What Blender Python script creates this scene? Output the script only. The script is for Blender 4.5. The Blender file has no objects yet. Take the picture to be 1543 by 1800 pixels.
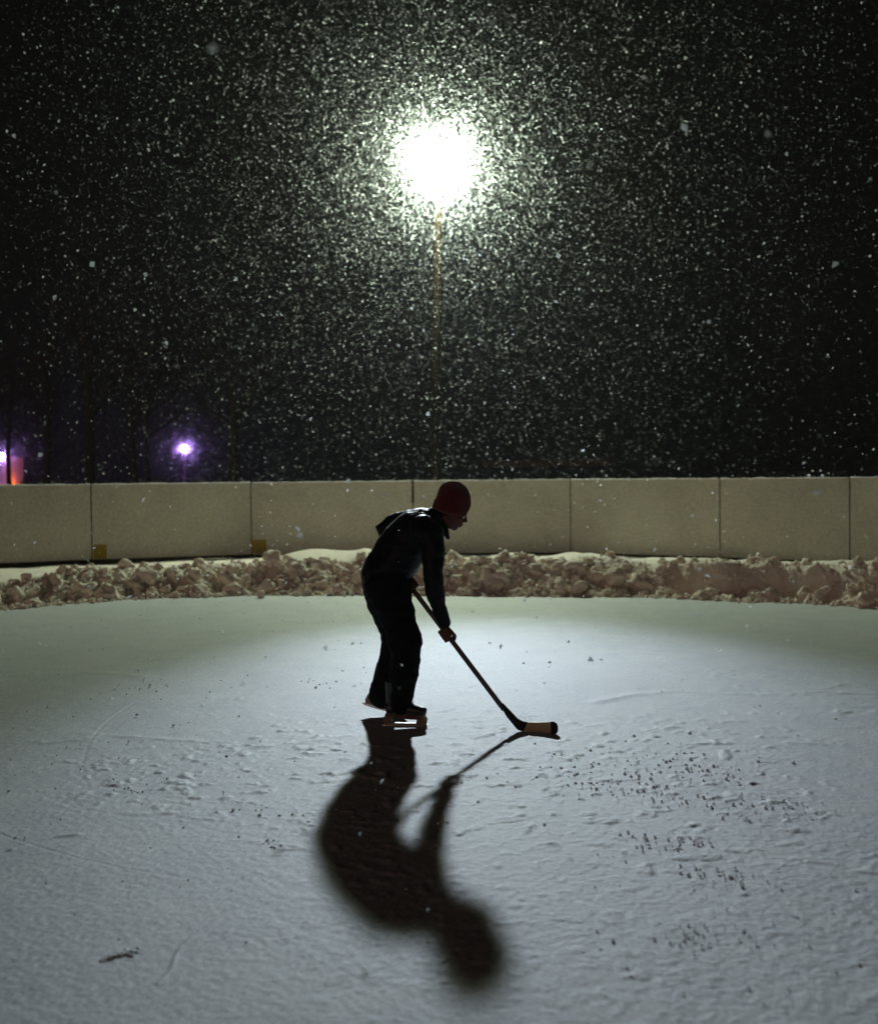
import bpy, bmesh, math, random
import numpy as np
from mathutils import Vector, Matrix

random.seed(7)
RNG = np.random.default_rng(11)
scene = bpy.context.scene
COL = scene.collection

# ------------------------------------------------------------------ camera
F = 2200.0
CX, CY = 771.5, 900.0
H = 1.314
PITCH = math.atan((900 - 834) / F)
ROLL = math.radians(-0.6)
cam_rot = Matrix.Rotation(math.pi / 2 - PITCH, 4, 'X') @ Matrix.Rotation(ROLL, 4, 'Z')
cam_d = bpy.data.cameras.new('camera')
cam = bpy.data.objects.new('camera', cam_d)
COL.objects.link(cam)
cam.matrix_world = Matrix.Translation((0, 0, H)) @ cam_rot
cam_d.sensor_fit = 'HORIZONTAL'
cam_d.sensor_width = 36.0
cam_d.lens = F / 1543.0 * 36.0
cam_d.clip_start = 0.05
cam_d.clip_end = 2000
cam_d.dof.use_dof = True
cam_d.dof.focus_distance = 6.5
cam_d.dof.aperture_fstop = 2.8
scene.camera = cam
R3 = cam_rot.to_3x3()


def ray(px, py):
    return R3 @ Vector(((px - CX) / F, -(py - CY) / F, -1.0))


def P(px, py, d):
    r = ray(px, py)
    t = d / r.y
    return Vector((r.x * t, d, H + r.z * t))


def G(px, py, z=0.0):
    r = ray(px, py)
    t = (z - H) / r.z
    return Vector((r.x * t, r.y * t, z))


# ------------------------------------------------------------------ helpers
def tag(o, label=None, cat=None, group=None, kind=None):
    if label: o['label'] = label
    if cat: o['category'] = cat
    if group: o['group'] = group
    if kind: o['kind'] = kind
    return o


def empty(name, loc, label, cat, group=None):
    o = bpy.data.objects.new(name, None)
    COL.objects.link(o)
    o.empty_display_size = 0.1
    o.location = loc
    INV[o.name] = Vector(loc)
    return tag(o, label, cat, group)


INV = {}


def mesh_from(name, V, Fc, smooth=True):
    me = bpy.data.meshes.new(name)
    V = np.asarray(V, dtype=np.float32)
    if isinstance(Fc, np.ndarray):
        n, k = Fc.shape
        me.vertices.add(len(V))
        me.vertices.foreach_set('co', V.ravel())
        me.loops.add(n * k)
        me.polygons.add(n)
        me.loops.foreach_set('vertex_index', Fc.astype(np.int32).ravel())
        me.polygons.foreach_set('loop_start', np.arange(0, n * k, k, dtype=np.int32))
        me.update(calc_edges=True)
    else:
        me.from_pydata([tuple(map(float, v)) for v in V], [], Fc)
        me.update()
    if smooth:
        me.polygons.foreach_set('use_smooth', np.ones(len(me.polygons), dtype=bool))
    return me


def link(name, me, mat, parent=None):
    """world-space mesh data linked as one object; parented without moving"""
    o = bpy.data.objects.new(name, me)
    COL.objects.link(o)
    if mat is not None:
        me.materials.clear()
        me.materials.append(mat)
    if parent is not None:
        o.parent = parent
        off = Vector((0, 0, 0))
        p = parent
        while p is not None:
            off += p.location
            p = p.parent
        o.location = (0, 0, 0)
        me.transform(Matrix.Translation(-off))
    return o


class MB:
    def __init__(self):
        self.v = []; self.f = []

    def add(self, V, Fc):
        b = len(self.v)
        self.v += [tuple(v) for v in V]
        self.f += [tuple(i + b for i in f) for f in Fc]
        return self

    def box(self, c, s, M=None):
        M = M or Matrix.Identity(3)
        c = Vector(c)
        V = [c + M @ Vector((sx * s[0] / 2, sy * s[1] / 2, sz * s[2] / 2)) for sx in (-1, 1) for sy in (-1, 1) for sz in (-1, 1)]
        return self.add(V, [(0, 1, 3, 2), (4, 6, 7, 5), (0, 4, 5, 1), (2, 3, 7, 6), (0, 2, 6, 4), (1, 5, 7, 3)])

    def tube(self, pts, n=14, cap=True):
        """pts: (Vector, ra, rb); ra in the image plane across the path, rb in depth"""
        ps = [Vector(p[0]) for p in pts]
        rings = []
        prev = None
        for i, (p, ra, rb) in enumerate(pts):
            t = (ps[min(i + 1, len(ps) - 1)] - ps[max(i - 1, 0)]).normalized()
            yv = Vector((0, 1, 0))
            if abs(t.dot(yv)) > 0.95:
                yv = Vector((0, 0, 1))
            a = t.cross(yv).normalized()
            if prev is not None and a.dot(prev) < 0:
                a = -a
            prev = a
            b = t.cross(a).normalized()
            rings.append([ps[i] + a * (ra * math.cos(2 * math.pi * k / n)) + b * (rb * math.sin(2 * math.pi * k / n)) for k in range(n)])
        V = [v for r in rings for v in r]
        Fc = []
        m = len(rings)
        for i in range(m - 1):
            for k in range(n):
                k2 = (k + 1) % n
                Fc.append((i * n + k, i * n + k2, (i + 1) * n + k2, (i + 1) * n + k))
        if cap:
            # rounded ends: one more smaller ring and a centre
            for end in (0, m - 1):
                t = (ps[1] - ps[0]).normalized() if end == 0 else (ps[-1] - ps[-2]).normalized()
                sgn = -1 if end == 0 else 1
                rad = min(pts[end][1], pts[end][2])
                base = end * n
                last = base
                for fr, up in ((0.78, 0.5), (0.4, 0.72)):
                    nb = len(V)
                    for k in range(n):
                        V.append(ps[end] + (rings[end][k] - ps[end]) * fr + t * (sgn * rad * up))
                    for k in range(n):
                        k2 = (k + 1) % n
                        q = (last + k, nb + k, nb + k2, last + k2) if sgn > 0 else (last + k, last + k2, nb + k2, nb + k)
                        Fc.append(q if False else q)
                    last = nb
                V.append(ps[end] + t * (sgn * rad * 0.8))
                ci = len(V) - 1
                for k in range(n):
                    k2 = (k + 1) % n
                    Fc.append((last + k, ci, last + k2) if sgn > 0 else (last + k, last + k2, ci))
        return self.add(V, Fc)

    def ball(self, c, r, M=None, seg=16, rings=10):
        M = M or Matrix.Identity(3)
        if not hasattr(r, '__len__'): r = (r, r, r)
        c = Vector(c)
        V = [c + M @ Vector((0, 0, r[2]))]
        for i in range(1, rings):
            th = math.pi * i / rings
            for k in range(seg):
                ph = 2 * math.pi * k / seg
                V.append(c + M @ Vector((r[0] * math.sin(th) * math.cos(ph), r[1] * math.sin(th) * math.sin(ph), r[2] * math.cos(th))))
        V.append(c + M @ Vector((0, 0, -r[2])))
        Fc = [(0, 1 + k, 1 + (k + 1) % seg) for k in range(seg)]
        for i in range(rings - 2):
            for k in range(seg):
                a = 1 + i * seg
                Fc.append((a + k, a + seg + k, a + seg + (k + 1) % seg, a + (k + 1) % seg))
        a = 1 + (rings - 2) * seg
        L = len(V) - 1
        Fc += [(a + k, L, a + (k + 1) % seg) for k in range(seg)]
        return self.add(V, Fc)

    def mesh(self, name, smooth=True):
        me = mesh_from(name, self.v, self.f, smooth)
        bm = bmesh.new(); bm.from_mesh(me)
        bmesh.ops.recalc_face_normals(bm, faces=bm.faces)
        bm.to_mesh(me); bm.free()
        if smooth:
            me.polygons.foreach_set('use_smooth', np.ones(len(me.polygons), dtype=bool))
        return me

    def fuse(self, name, voxel, smooth_it=4, fac=0.5):
        """union of all closed pieces as one continuous skin"""
        me = self.mesh(name + '_raw')
        o = bpy.data.objects.new(name + '_raw', me)
        COL.objects.link(o)
        m = o.modifiers.new('r', 'REMESH'); m.mode = 'VOXEL'; m.voxel_size = voxel; m.adaptivity = 0
        if smooth_it:
            s = o.modifiers.new('s', 'SMOOTH'); s.iterations = smooth_it; s.factor = fac
        dg = bpy.context.evaluated_depsgraph_get()
        out = bpy.data.meshes.new_from_object(o.evaluated_get(dg))
        out.name = name
        bpy.data.objects.remove(o); bpy.data.meshes.remove(me)
        out.polygons.foreach_set('use_smooth', np.ones(len(out.polygons), dtype=bool))
        return out


# value noise on numpy arrays
_T = RNG.random(65536).astype(np.float32)


def vnoise(x, y, z=0.0, seed=0):
    x = np.asarray(x, dtype=np.float64); y = np.asarray(y, dtype=np.float64)
    z = np.broadcast_to(np.asarray(z, dtype=np.float64), x.shape)
    xi = np.floor(x).astype(np.int64); yi = np.floor(y).astype(np.int64); zi = np.floor(z).astype(np.int64)
    fx = x - xi; fy = y - yi; fz = z - zi
    fx = fx * fx * (3 - 2 * fx); fy = fy * fy * (3 - 2 * fy); fz = fz * fz * (3 - 2 * fz)

    def h(a, b, c):
        return _T[((a * 73856093) ^ (b * 19349663) ^ (c * 83492791) ^ (seed * 2654435)) & 65535]
    r = 0
    for dx in (0, 1):
        for dy in (0, 1):
            for dz in (0, 1):
                r = r + h(xi + dx, yi + dy, zi + dz) * (fx if dx else 1 - fx) * (fy if dy else 1 - fy) * (fz if dz else 1 - fz)
    return r * 2 - 1


def fbm(x, y, z=0.0, o=4, seed=0, gain=0.5):
    r = 0; a = 1.0; s = 1.0
    for i in range(o):
        r = r + a * vnoise(np.asarray(x) * s, np.asarray(y) * s, np.asarray(z) * s, seed + i * 17)
        a *= gain; s *= 2.03
    return r


def disp_noise(me, amp, scale, o=3, seed=0, ridged=False, stretch=(1, 1, 1)):
    n = len(me.vertices)
    co = np.empty(n * 3, np.float32); me.vertices.foreach_get('co', co); co = co.reshape(-1, 3)
    no = np.empty(n * 3, np.float32); me.vertices.foreach_get('normal', no); no = no.reshape(-1, 3)
    d = fbm(co[:, 0] * scale * stretch[0], co[:, 1] * scale * stretch[1], co[:, 2] * scale * stretch[2], o, seed)
    if ridged:
        d = 0.5 - np.abs(d) * 2
    co = co + no * (d * amp)[:, None]
    me.vertices.foreach_set('co', co.astype(np.float32).ravel())
    me.update()


# ------------------------------------------------------------------ materials
def mat(name, col, rough=0.6, spec=0.4, noise=None, bump=None, metal=0.0, col2=None, sss=0.0, trans=0.0):
    m = bpy.data.materials.new(name)
    m.use_nodes = True
    nt = m.node_tree
    b = nt.nodes['Principled BSDF']
    b.inputs['Base Color'].default_value = (*col, 1)
    b.inputs['Roughness'].default_value = rough
    b.inputs['Specular IOR Level'].default_value = spec
    b.inputs['Metallic'].default_value = metal
    if trans:
        b.inputs['Transmission Weight'].default_value = trans
    tc = nt.nodes.new('ShaderNodeTexCoord')
    if noise and col2:
        n = nt.nodes.new('ShaderNodeTexNoise'); n.inputs['Scale'].default_value = noise
        n.inputs['Detail'].default_value = 6; n.inputs['Roughness'].default_value = 0.6
        r = nt.nodes.new('ShaderNodeValToRGB')
        r.color_ramp.elements[0].position = 0.3; r.color_ramp.elements[1].position = 0.72
        r.color_ramp.elements[0].color = (*col, 1); r.color_ramp.elements[1].color = (*col2, 1)
        nt.links.new(tc.outputs['Object'], n.inputs['Vector'])
        nt.links.new(n.outputs['Fac'], r.inputs['Fac'])
        nt.links.new(r.outputs['Color'], b.inputs['Base Color'])
    if bump:
        sc, st = bump
        n2 = nt.nodes.new('ShaderNodeTexNoise'); n2.inputs['Scale'].default_value = sc
        n2.inputs['Detail'].default_value = 5; n2.inputs['Roughness'].default_value = 0.65
        bp = nt.nodes.new('ShaderNodeBump'); bp.inputs['Strength'].default_value = st
        bp.inputs['Distance'].default_value = 0.01
        nt.links.new(tc.outputs['Object'], n2.inputs['Vector'])
        nt.links.new(n2.outputs['Fac'], bp.inputs['Height'])
        nt.links.new(bp.outputs['Normal'], b.inputs['Normal'])
    return m


def grain(m, scale, lo):
    """fine mottling of the colour: loose grains of snow"""
    nt = m.node_tree; b = nt.nodes['Principled BSDF']
    src = b.inputs['Base Color'].links[0].from_socket
    tc = nt.nodes.new('ShaderNodeTexCoord'); n = nt.nodes.new('ShaderNodeTexNoise')
    n.inputs['Scale'].default_value = scale; n.inputs['Detail'].default_value = 4; n.inputs['Roughness'].default_value = 0.75
    mr = nt.nodes.new('ShaderNodeMapRange')
    mr.inputs[1].default_value = 0.35; mr.inputs[2].default_value = 0.65
    mr.inputs[3].default_value = lo; mr.inputs[4].default_value = 1.14
    mx = nt.nodes.new('ShaderNodeMix'); mx.data_type = 'RGBA'; mx.blend_type = 'MULTIPLY'; mx.inputs[0].default_value = 1
    nt.links.new(tc.outputs['Object'], n.inputs['Vector']); nt.links.new(n.outputs['Fac'], mr.inputs[0])
    nt.links.new(src, mx.inputs[6]); nt.links.new(mr.outputs[0], mx.inputs[7]); nt.links.new(mx.outputs[2], b.inputs['Base Color'])
    return m


def emit(name, col, s):
    m = bpy.data.materials.new(name); m.use_nodes = True
    nt = m.node_tree; nt.nodes.clear()
    e = nt.nodes.new('ShaderNodeEmission'); o = nt.nodes.new('ShaderNodeOutputMaterial')
    e.inputs['Color'].default_value = (*col, 1); e.inputs['Strength'].default_value = s
    nt.links.new(e.outputs[0], o.inputs[0])
    return m


M_ICE = grain(mat('dusted_ice', (0.68, 0.70, 0.74), 0.62, 0.35, noise=3.0, col2=(0.80, 0.80, 0.81), bump=(260, 0.35)), 75, 0.66)
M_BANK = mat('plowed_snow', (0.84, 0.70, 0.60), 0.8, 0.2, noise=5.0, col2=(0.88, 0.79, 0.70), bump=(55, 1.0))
M_CRUMB = mat('snow_crumb', (0.82, 0.83, 0.86), 0.8, 0.2)
for m_, rad_ in ((M_CRUMB, 0.02), (M_BANK, 0.02)):
    b_ = m_.node_tree.nodes['Principled BSDF']
    b_.inputs['Subsurface Weight'].default_value = 0.5
    b_.inputs['Subsurface Radius'].default_value = (1.0, 0.95, 0.9)
    b_.inputs['Subsurface Scale'].default_value = rad_
M_SNOW = mat('field_snow', (0.74, 0.75, 0.77), 0.8, 0.2, noise=0.6, col2=(0.82, 0.82, 0.83), bump=(30, 0.4))
M_BOARD = grain(mat('board_white', (0.37, 0.355, 0.31), 0.6, 0.25, noise=1.6, col2=(0.46, 0.445, 0.395), bump=(14, 0.08)), 28, 0.80)
M_DARKWOOD = mat('dark_timber', (0.015, 0.011, 0.008), 0.85, 0.1, noise=8, col2=(0.03, 0.022, 0.015))
M_YELLOW = mat('yellow_paint', (0.19, 0.14, 0.008), 0.6, 0.2, noise=20, col2=(0.25, 0.18, 0.015))
M_POLE = mat('pole_wood', (0.013, 0.008, 0.004), 0.95, 0.03, noise=14, col2=(0.022, 0.014, 0.007), bump=(40, 0.5))
M_METAL = mat('dull_metal', (0.2, 0.2, 0.2), 0.5, 0.5, metal=0.8)
M_STEEL = mat('steel', (0.55, 0.55, 0.57), 0.3, 0.5, metal=1.0)
M_JACKET = mat('black_nylon', (0.002, 0.002, 0.003), 0.5, 0.15, bump=(60, 0.25))
M_TROUSER = mat('black_snow_trousers', (0.003, 0.003, 0.004), 0.75, 0.1, bump=(50, 0.3))
M_HAT = mat('red_knit', (0.085, 0.006, 0.005), 0.9, 0.1, noise=60, col2=(0.14, 0.010, 0.008), bump=(220, 0.8))
M_SKIN = mat('skin', (0.10, 0.04, 0.028), 0.6, 0.15, noise=25, col2=(0.13, 0.058, 0.04))
M_EYE = mat('eye_white', (0.7, 0.68, 0.65), 0.2, 0.5)
M_BOOT = mat('black_boot', (0.014, 0.013, 0.014), 0.4, 0.5, bump=(80, 0.2))
M_HOLDER = mat('amber_plastic', (0.22, 0.15, 0.10), 0.35, 0.5)
M_LACE = mat('lace', (0.6, 0.58, 0.5), 0.8, 0.2)
M_SHAFT = mat('black_shaft', (0.012, 0.012, 0.012), 0.45, 0.4)
M_WOOD = mat('stick_wood', (0.40, 0.28, 0.14), 0.55, 0.3, noise=40, col2=(0.50, 0.37, 0.20))
M_TAPE = mat('black_tape', (0.015, 0.014, 0.014), 0.8, 0.2, bump=(150, 0.5))
M_BARK = mat('bark', (0.045, 0.035, 0.028), 0.9, 0.1, noise=10, col2=(0.075, 0.06, 0.05), bump=(20, 0.6))
M_NEEDLE = mat('needles', (0.025, 0.05, 0.035), 0.8, 0.2, noise=2, col2=(0.045, 0.075, 0.05))
M_WALLP = mat('house_wall', (0.42, 0.26, 0.20), 0.85, 0.2, noise=3, col2=(0.5, 0.32, 0.25))
M_RAIL = mat('rail_red_brown', (0.02, 0.008, 0.006), 0.8, 0.1, noise=6, col2=(0.03, 0.012, 0.008))
M_PURPLE = emit('purple_lamp_glow', (0.50, 0.28, 1.0), 900)
M_ORANGE = emit('orange_lamp_glow', (1.0, 0.24, 0.02), 120)
LAMP_COL = (0.84, 1.0, 0.74)
M_LENS = emit('floodlight_glow', LAMP_COL, 900)

for m_, wt in ((M_HAT, 0.7), (M_JACKET, 0.12)):
    b_ = m_.node_tree.nodes['Principled BSDF']
    b_.inputs['Sheen Weight'].default_value = wt
    b_.inputs['Sheen Roughness'].default_value = 0.35
# flakes scatter the light that reaches them, forward more than back
M_FLAKE = bpy.data.materials.new('snowflake'); M_FLAKE.use_nodes = True
_nt = M_FLAKE.node_tree; _nt.nodes.clear()
_o = _nt.nodes.new('ShaderNodeOutputMaterial'); _mx = _nt.nodes.new('ShaderNodeMixShader')
_d = _nt.nodes.new('ShaderNodeBsdfDiffuse'); _t = _nt.nodes.new('ShaderNodeBsdfTranslucent')
_d.inputs[0].default_value = (0.42, 0.43, 0.44, 1); _t.inputs[0].default_value = (0.55, 0.56, 0.57, 1)
_mx.inputs[0].default_value = 0.8
_nt.links.new(_d.outputs[0], _mx.inputs[1]); _nt.links.new(_t.outputs[0], _mx.inputs[2]); _nt.links.new(_mx.outputs[0], _o.inputs[0])

# ------------------------------------------------------------------ ground sheet and ice
gx = 900.0
o = link('ground', mesh_from('ground', [(-gx, -300, -0.05), (gx, -300, -0.05), (gx, 1500, -0.05), (-gx, 1500, -0.05)], [(0, 1, 2, 3)], False), M_SNOW)
tag(o, kind='structure')


def poly_xy(pts):
    return np.array([[G(*p).x, G(*p).y] for p in pts])


def dist_poly(X, Y, pts):
    best = np.full(X.shape, 1e9)
    for (a, b) in zip(pts[:-1], pts[1:]):
        d = b - a
        L = (d ** 2).sum()
        t = np.clip(((X - a[0]) * d[0] + (Y - a[1]) * d[1]) / L, 0, 1)
        best = np.minimum(best, np.hypot(X - a[0] - t * d[0], Y - a[1] - t * d[1]))
    return best


def grid_faces(nr, nc):
    i = np.arange(nr - 1)[:, None]; k = np.arange(nc - 1)[None, :]
    a = (i * nc + k).ravel()
    return np.stack([a, a + 1, a + nc + 1, a + nc], 1)


# rows follow distance so that detail is even in any view down the rink
nr, nc = 960, 860
inv = np.linspace(1 / 2.5, 1 / 17.5, nr)
D = 1 / inv
U = np.linspace(-0.62, 0.62, nc)
Yg = np.repeat(D[:, None], nc, 1)
Xg = U[None, :] * Yg
patch = np.clip(fbm(Xg * 0.8 + 3, Yg * 0.55, 0, 3, 5) * 1.3 + 0.10 + 0.38 * np.clip((Xg - 0.1) / 1.2, -1, 1) * np.clip((7.2 - Yg) / 1.5, 0, 1), 0, 1)
Z = 0.0008 * fbm(Xg * 9, Yg * 7, 0, 4, 1) + 0.010 * fbm(Xg * 0.7, Yg * 0.5, 0, 2, 2)
fade = np.clip((9.5 - Yg) / 4, 0.15, 1)
Z += 0.0008 * fbm(Xg * 55, Yg * 48, 0, 2, 91) * np.clip((8 - Yg) / 3, 0, 1)
cr = fbm(Xg * 16, Yg * 13, 0, 3, 9)
Z += patch * fade * np.clip((Yg - 2.6) / 3, 0.25, 1) * 0.012 * np.clip(cr - 0.42, 0, 1)
Z += patch * fade * 0.0020 * np.clip(fbm(Xg * 34, Yg * 28, 0, 2, 21), 0, 1)
for pts, hgt, w in (
    ([(-90, 1200), (0, 1192), (60, 1188), (130, 1183), (200, 1184), (260, 1190)], 0.006, 0.05),
    ([(70, 1306), (130, 1301), (200, 1292), (290, 1298), (400, 1305)], 0.006, 0.035),
    ([(1040, 1236), (1110, 1222), (1180, 1214), (1250, 1217), (1330, 1222), (1450, 1216), (1560, 1218)], 0.006, 0.05),
    ([(450, 1314), (530, 1308), (610, 1297)], 0.008, 0.035),
    ([(20, 1497), (90, 1475), (130, 1470)], 0.007, 0.015),
    ([(330, 1650), (305, 1700), (285, 1732)], 0.005, 0.005)):
    pp = poly_xy(pts)
    dd = dist_poly(Xg + 0.03 * fbm(Xg * 3, Yg * 3, 0, 2, 33), Yg, pp)
    Z += hgt * np.exp(-(dd / w) ** 2) * (0.65 + 0.5 * fbm(Xg * 12, Yg * 12, 0, 2, 41))
for _ in range(26):
    a0 = RNG.uniform(0, 6.28); R_ = RNG.uniform(1.5, 6); cx_ = RNG.uniform(-4, 4) ; cy_ = RNG.uniform(3, 13)
    th = np.arctan2(Yg - cy_, Xg - cx_)
    dr = np.abs(np.hypot(Xg - cx_, Yg - cy_) - R_)
    on = np.clip(np.cos(th - a0) * 3 - 1.9, 0, 1)
    Z -= 0.0018 * on * np.exp(-(dr / 0.006) ** 2) - 0.0010 * on * np.exp(-((dr - 0.014) / 0.007) ** 2)
V = np.stack([Xg.ravel(), Yg.ravel(), Z.ravel()], 1)
ice = link('ice_rink', mesh_from('ice_rink', V, grid_faces(nr, nc)), M_ICE)
tag(ice, kind='structure')


def ico_lump(sub=2):
    bm = bmesh.new()
    bmesh.ops.create_icosphere(bm, subdivisions=sub, radius=1)
    v = np.array([tuple(x.co) for x in bm.verts]); f = np.array([[l.index for l in fa.verts] for fa in bm.faces])
    bm.free()
    return v, f


ICO1, ICO2, ICO3 = ico_lump(1), ico_lump(2), ico_lump(3)


def lumps(pos, rad, base, amp=0.35, freq=1.6, squash=(0.6, 1.0)):
    """many lumpy clods as one vertex / face array"""
    v, f = base
    n = len(pos)
    pos = np.asarray(pos); rad = np.asarray(rad)
    A = RNG.normal(size=(n, 3, 3))
    Q = np.linalg.qr(A)[0]
    Q[np.linalg.det(Q) < 0, :, 0] *= -1
    s = RNG.uniform(squash[0], squash[1], (n, 1, 3))
    off = RNG.uniform(0, 50, (n, 1, 3))
    vv = v[None] * np.ones((n, 1, 1))
    nz = fbm(vv[..., 0] * freq + off[..., 0], vv[..., 1] * freq + off[..., 1], vv[..., 2] * freq + off[..., 2], 3, 77)
    vv = vv * (1 + amp * nz)[..., None] * s
    vv = np.einsum('nij,nvj->nvi', Q, vv) * rad[:, None, None] + pos[:, None, :]
    ff = f[None] + (np.arange(n) * len(v))[:, None, None]
    return vv.reshape(-1, 3), ff.reshape(-1, 3)


# loose crumbs scattered on the ice
cp, crd = [], []
for _ in range(60000):
    d = 1 / RNG.uniform(1 / 12.8, 1 / 2.3)
    x = RNG.uniform(-0.55, 0.55) * d
    w = 0.05 + (0.55 if (x > 0.0 and d < 7.0) else 0.06) * max(0, float(vnoise(np.array([x * 1.1 + 9]), np.array([d * 0.9]), 0, 3)[0])) * 2
    if RNG.random() < w * 0.16 * np.clip((d - 2.2) / 3.0, 0.15, 1):
        cp.append((x, d)); crd.append(RNG.lognormal(math.log(0.0050), 0.45))
for row, n_, sp in (
    ([(1025, 1385), (1130, 1390), (1250, 1415), (1360, 1420), (1440, 1430)], 190, 0.10),
    ([(1110, 1475), (1160, 1488), (1230, 1480)], 60, 0.05),
    ([(1120, 1345), (1200, 1355), (1350, 1350)], 70, 0.10),
    ([(920, 1310), (1010, 1330), (1000, 1370), (1060, 1310)], 130, 0.14),
    ([(470, 1480), (485, 1490)], 16, 0.025), ([(205, 1390), (240, 1394)], 16, 0.03),
    ([(290, 1275), (320, 1277)], 10, 0.03), ([(1200, 1640), (1240, 1655), (1330, 1640)], 50, 0.06),
    ([(1190, 1530), (1260, 1545), (1330, 1535)], 60, 0.07), ([(440, 1420), (550, 1440)], 24, 0.06),
    ([(520, 1200), (570, 1201)], 14, 0.06), ([(180, 1210), (300, 1212)], 18, 0.08)):
    pp = poly_xy(row)
    for _ in range(int(n_ * 0.75)):
        k = RNG.integers(len(pp) - 1); t = RNG.random()
        q = pp[k] * (1 - t) + pp[k + 1] * t + RNG.normal(size=2) * sp
        if 2.2 < q[1] < 13:
            cp.append(tuple(q)); crd.append(RNG.lognormal(math.log(0.0050), 0.45))
cp = np.array(cp); crd = np.clip(np.array(crd), 0.002, 0.0017 * cp[:, 1])
pos = np.stack([cp[:, 0], cp[:, 1], crd * 0.45], 1)
v_, f_ = lumps(pos, crd, ICO1, 0.5)
o = link('loose_snow', mesh_from('loose_snow', v_, f_), M_CRUMB)
tag(o, kind='stuff')

# ------------------------------------------------------------------ snow bank
base_px = [(-10, 1074), (115, 1063), (220, 1055), (300, 1050), (460, 1046), (620, 1046), (780, 1047), (950, 1049), (1140, 1050), (1300, 1059), (1400, 1060), (1553, 1071)]
bp_ = poly_xy(base_px)
bp_ = np.vstack([[[-9.5, 9.0], [-7.2, 10.9]], bp_, [[6.4, 10.1], [8.6, 8.0]]])
BOARD = [(-9.05, 16.05), (-7.35, 17.45), (-5.16, 18.57), (-2.92, 19.45), (-0.40, 19.32), (2.02, 19.20), (3.99, 17.76), (5.42, 16.5), (7.05, 14.7)]
bd = np.array(BOARD)


def base_y(x):
    return np.interp(x, bp_[:, 0], bp_[:, 1])


def board_y(x):
    return np.interp(x, bd[:, 0], bd[:, 1])


def px_of(x, d):
    return 771 + x / d * F


# crest heights along the picture, seen from the camera
cr_px = [-200, 0, 60, 200, 300, 440, 500, 620, 780, 900, 1000, 1100, 1265, 1400, 1543, 1800]
cr_z = [0.20, 0.21, 0.24, 0.30, 0.31, 0.33, 0.33, 0.32, 0.32, 0.32, 0.31, 0.32, 0.36, 0.36, 0.35, 0.33]


def bank_h(x, v):
    """height at offset v behind the ice edge"""
    d = base_y(x) + v
    p = px_of(x, base_y(x) + 0.8)
    c = np.interp(p, cr_px, cr_z)
    c = c * (1 + 0.16 * fbm(x * 2.3, x * 0 + 4, 0, 3, 61))
    wall = np.clip((p - 1150) / 60, 0, 1) * np.clip((1480 - p) / 60, 0, 1)      # the cut vertical face on the right
    run = 0.75 - 0.45 * wall
    v0 = 0.10 + 0.25 * wall + 0.12 * fbm(x * 1.7, x * 0 + 9, 0, 2, 62)
    t = np.clip((v - v0) / run, 0, 1)
    up = t * t * (3 - 2 * t)
    full = board_y(x) - base_y(x)
    back = np.clip((v - 1.0) / (np.maximum(full - 1.35, 0.3)), 0, 1)
    rear = c * (1 - back * 0.85)
    mound = 0.17 * np.exp(-((x + 1.42) / 0.62) ** 2 - ((d - 16.0) / 0.9) ** 2)
    mound = mound + 0.06 * np.exp(-((x - 1.5) / 1.15) ** 2 - ((d - 15.5) / 0.9) ** 2)
    mound = mound - 0.14 * np.exp(-((x + 3.3) / 1.1) ** 2 - ((d - 15.8) / 1.3) ** 2)
    h = up * rear + up * mound
    rough = np.clip(1.3 - v / 1.1, 0.04, 1) * np.clip(t * 6, 0, 1)
    h = h + rough * (0.03 * fbm(x * 7, v * 7, 0, 4, 63) + 0.014 * fbm(x * 24, v * 24, 0, 3, 68)) + 0.012 * up * fbm(x * 2, v * 2, 0, 3, 64)
    return np.maximum(h, 0) - 0.02 * (v < 0.03)


nx, nv = 1100, 170
xs = np.linspace(-9.0, 6.9, nx)
vs = np.concatenate([np.linspace(0, 1.4, 120), np.linspace(1.43, 1, 0), np.linspace(0, 1, 50)])
vs_n = np.linspace(0, 1, 50)[1:]
full = np.maximum(board_y(xs) - base_y(xs) + 0.10, 1.6)
Vv = np.concatenate([np.repeat(np.linspace(0, 1.4, 121)[None, :], nx, 0), 1.4 + (full[:, None] - 1.4) * vs_n[None, :]], 1)
Xb = np.repeat(xs[:, None], Vv.shape[1], 1)
Zb = bank_h(Xb, Vv)
Yb = base_y(Xb) + Vv
fb = grid_faces(nx, Vv.shape[1])[:, ::-1]
Vb = np.stack([Xb.ravel(), Yb.ravel(), Zb.ravel()], 1)
# clods on the face
lp, lr = [], []
while len(lp) < 1500:
    x = RNG.uniform(-8.2, 6.4)
    v = RNG.beta(1.5, 1.7) * 1.15
    p = px_of(x, float(base_y(x)) + 0.8)
    wall = 1160 < p < 1470
    if wall and 0.38 < v < 0.75 and RNG.random() < 0.9:
        continue
    if v > 0.85 and RNG.random() < 0.6:
        continue
    r = float(np.clip(RNG.lognormal(math.log(0.042), 0.58), 0.012, 0.115))
    if v < 0.12: r = min(r, 0.05)
    if v > 0.55: r = min(r, 0.065)
    z = float(bank_h(np.array([x]), np.array([v]))[0])
    lp.append((x, float(base_y(x)) + v, max(z, 0) + r * 0.10)); lr.append(r)
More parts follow.
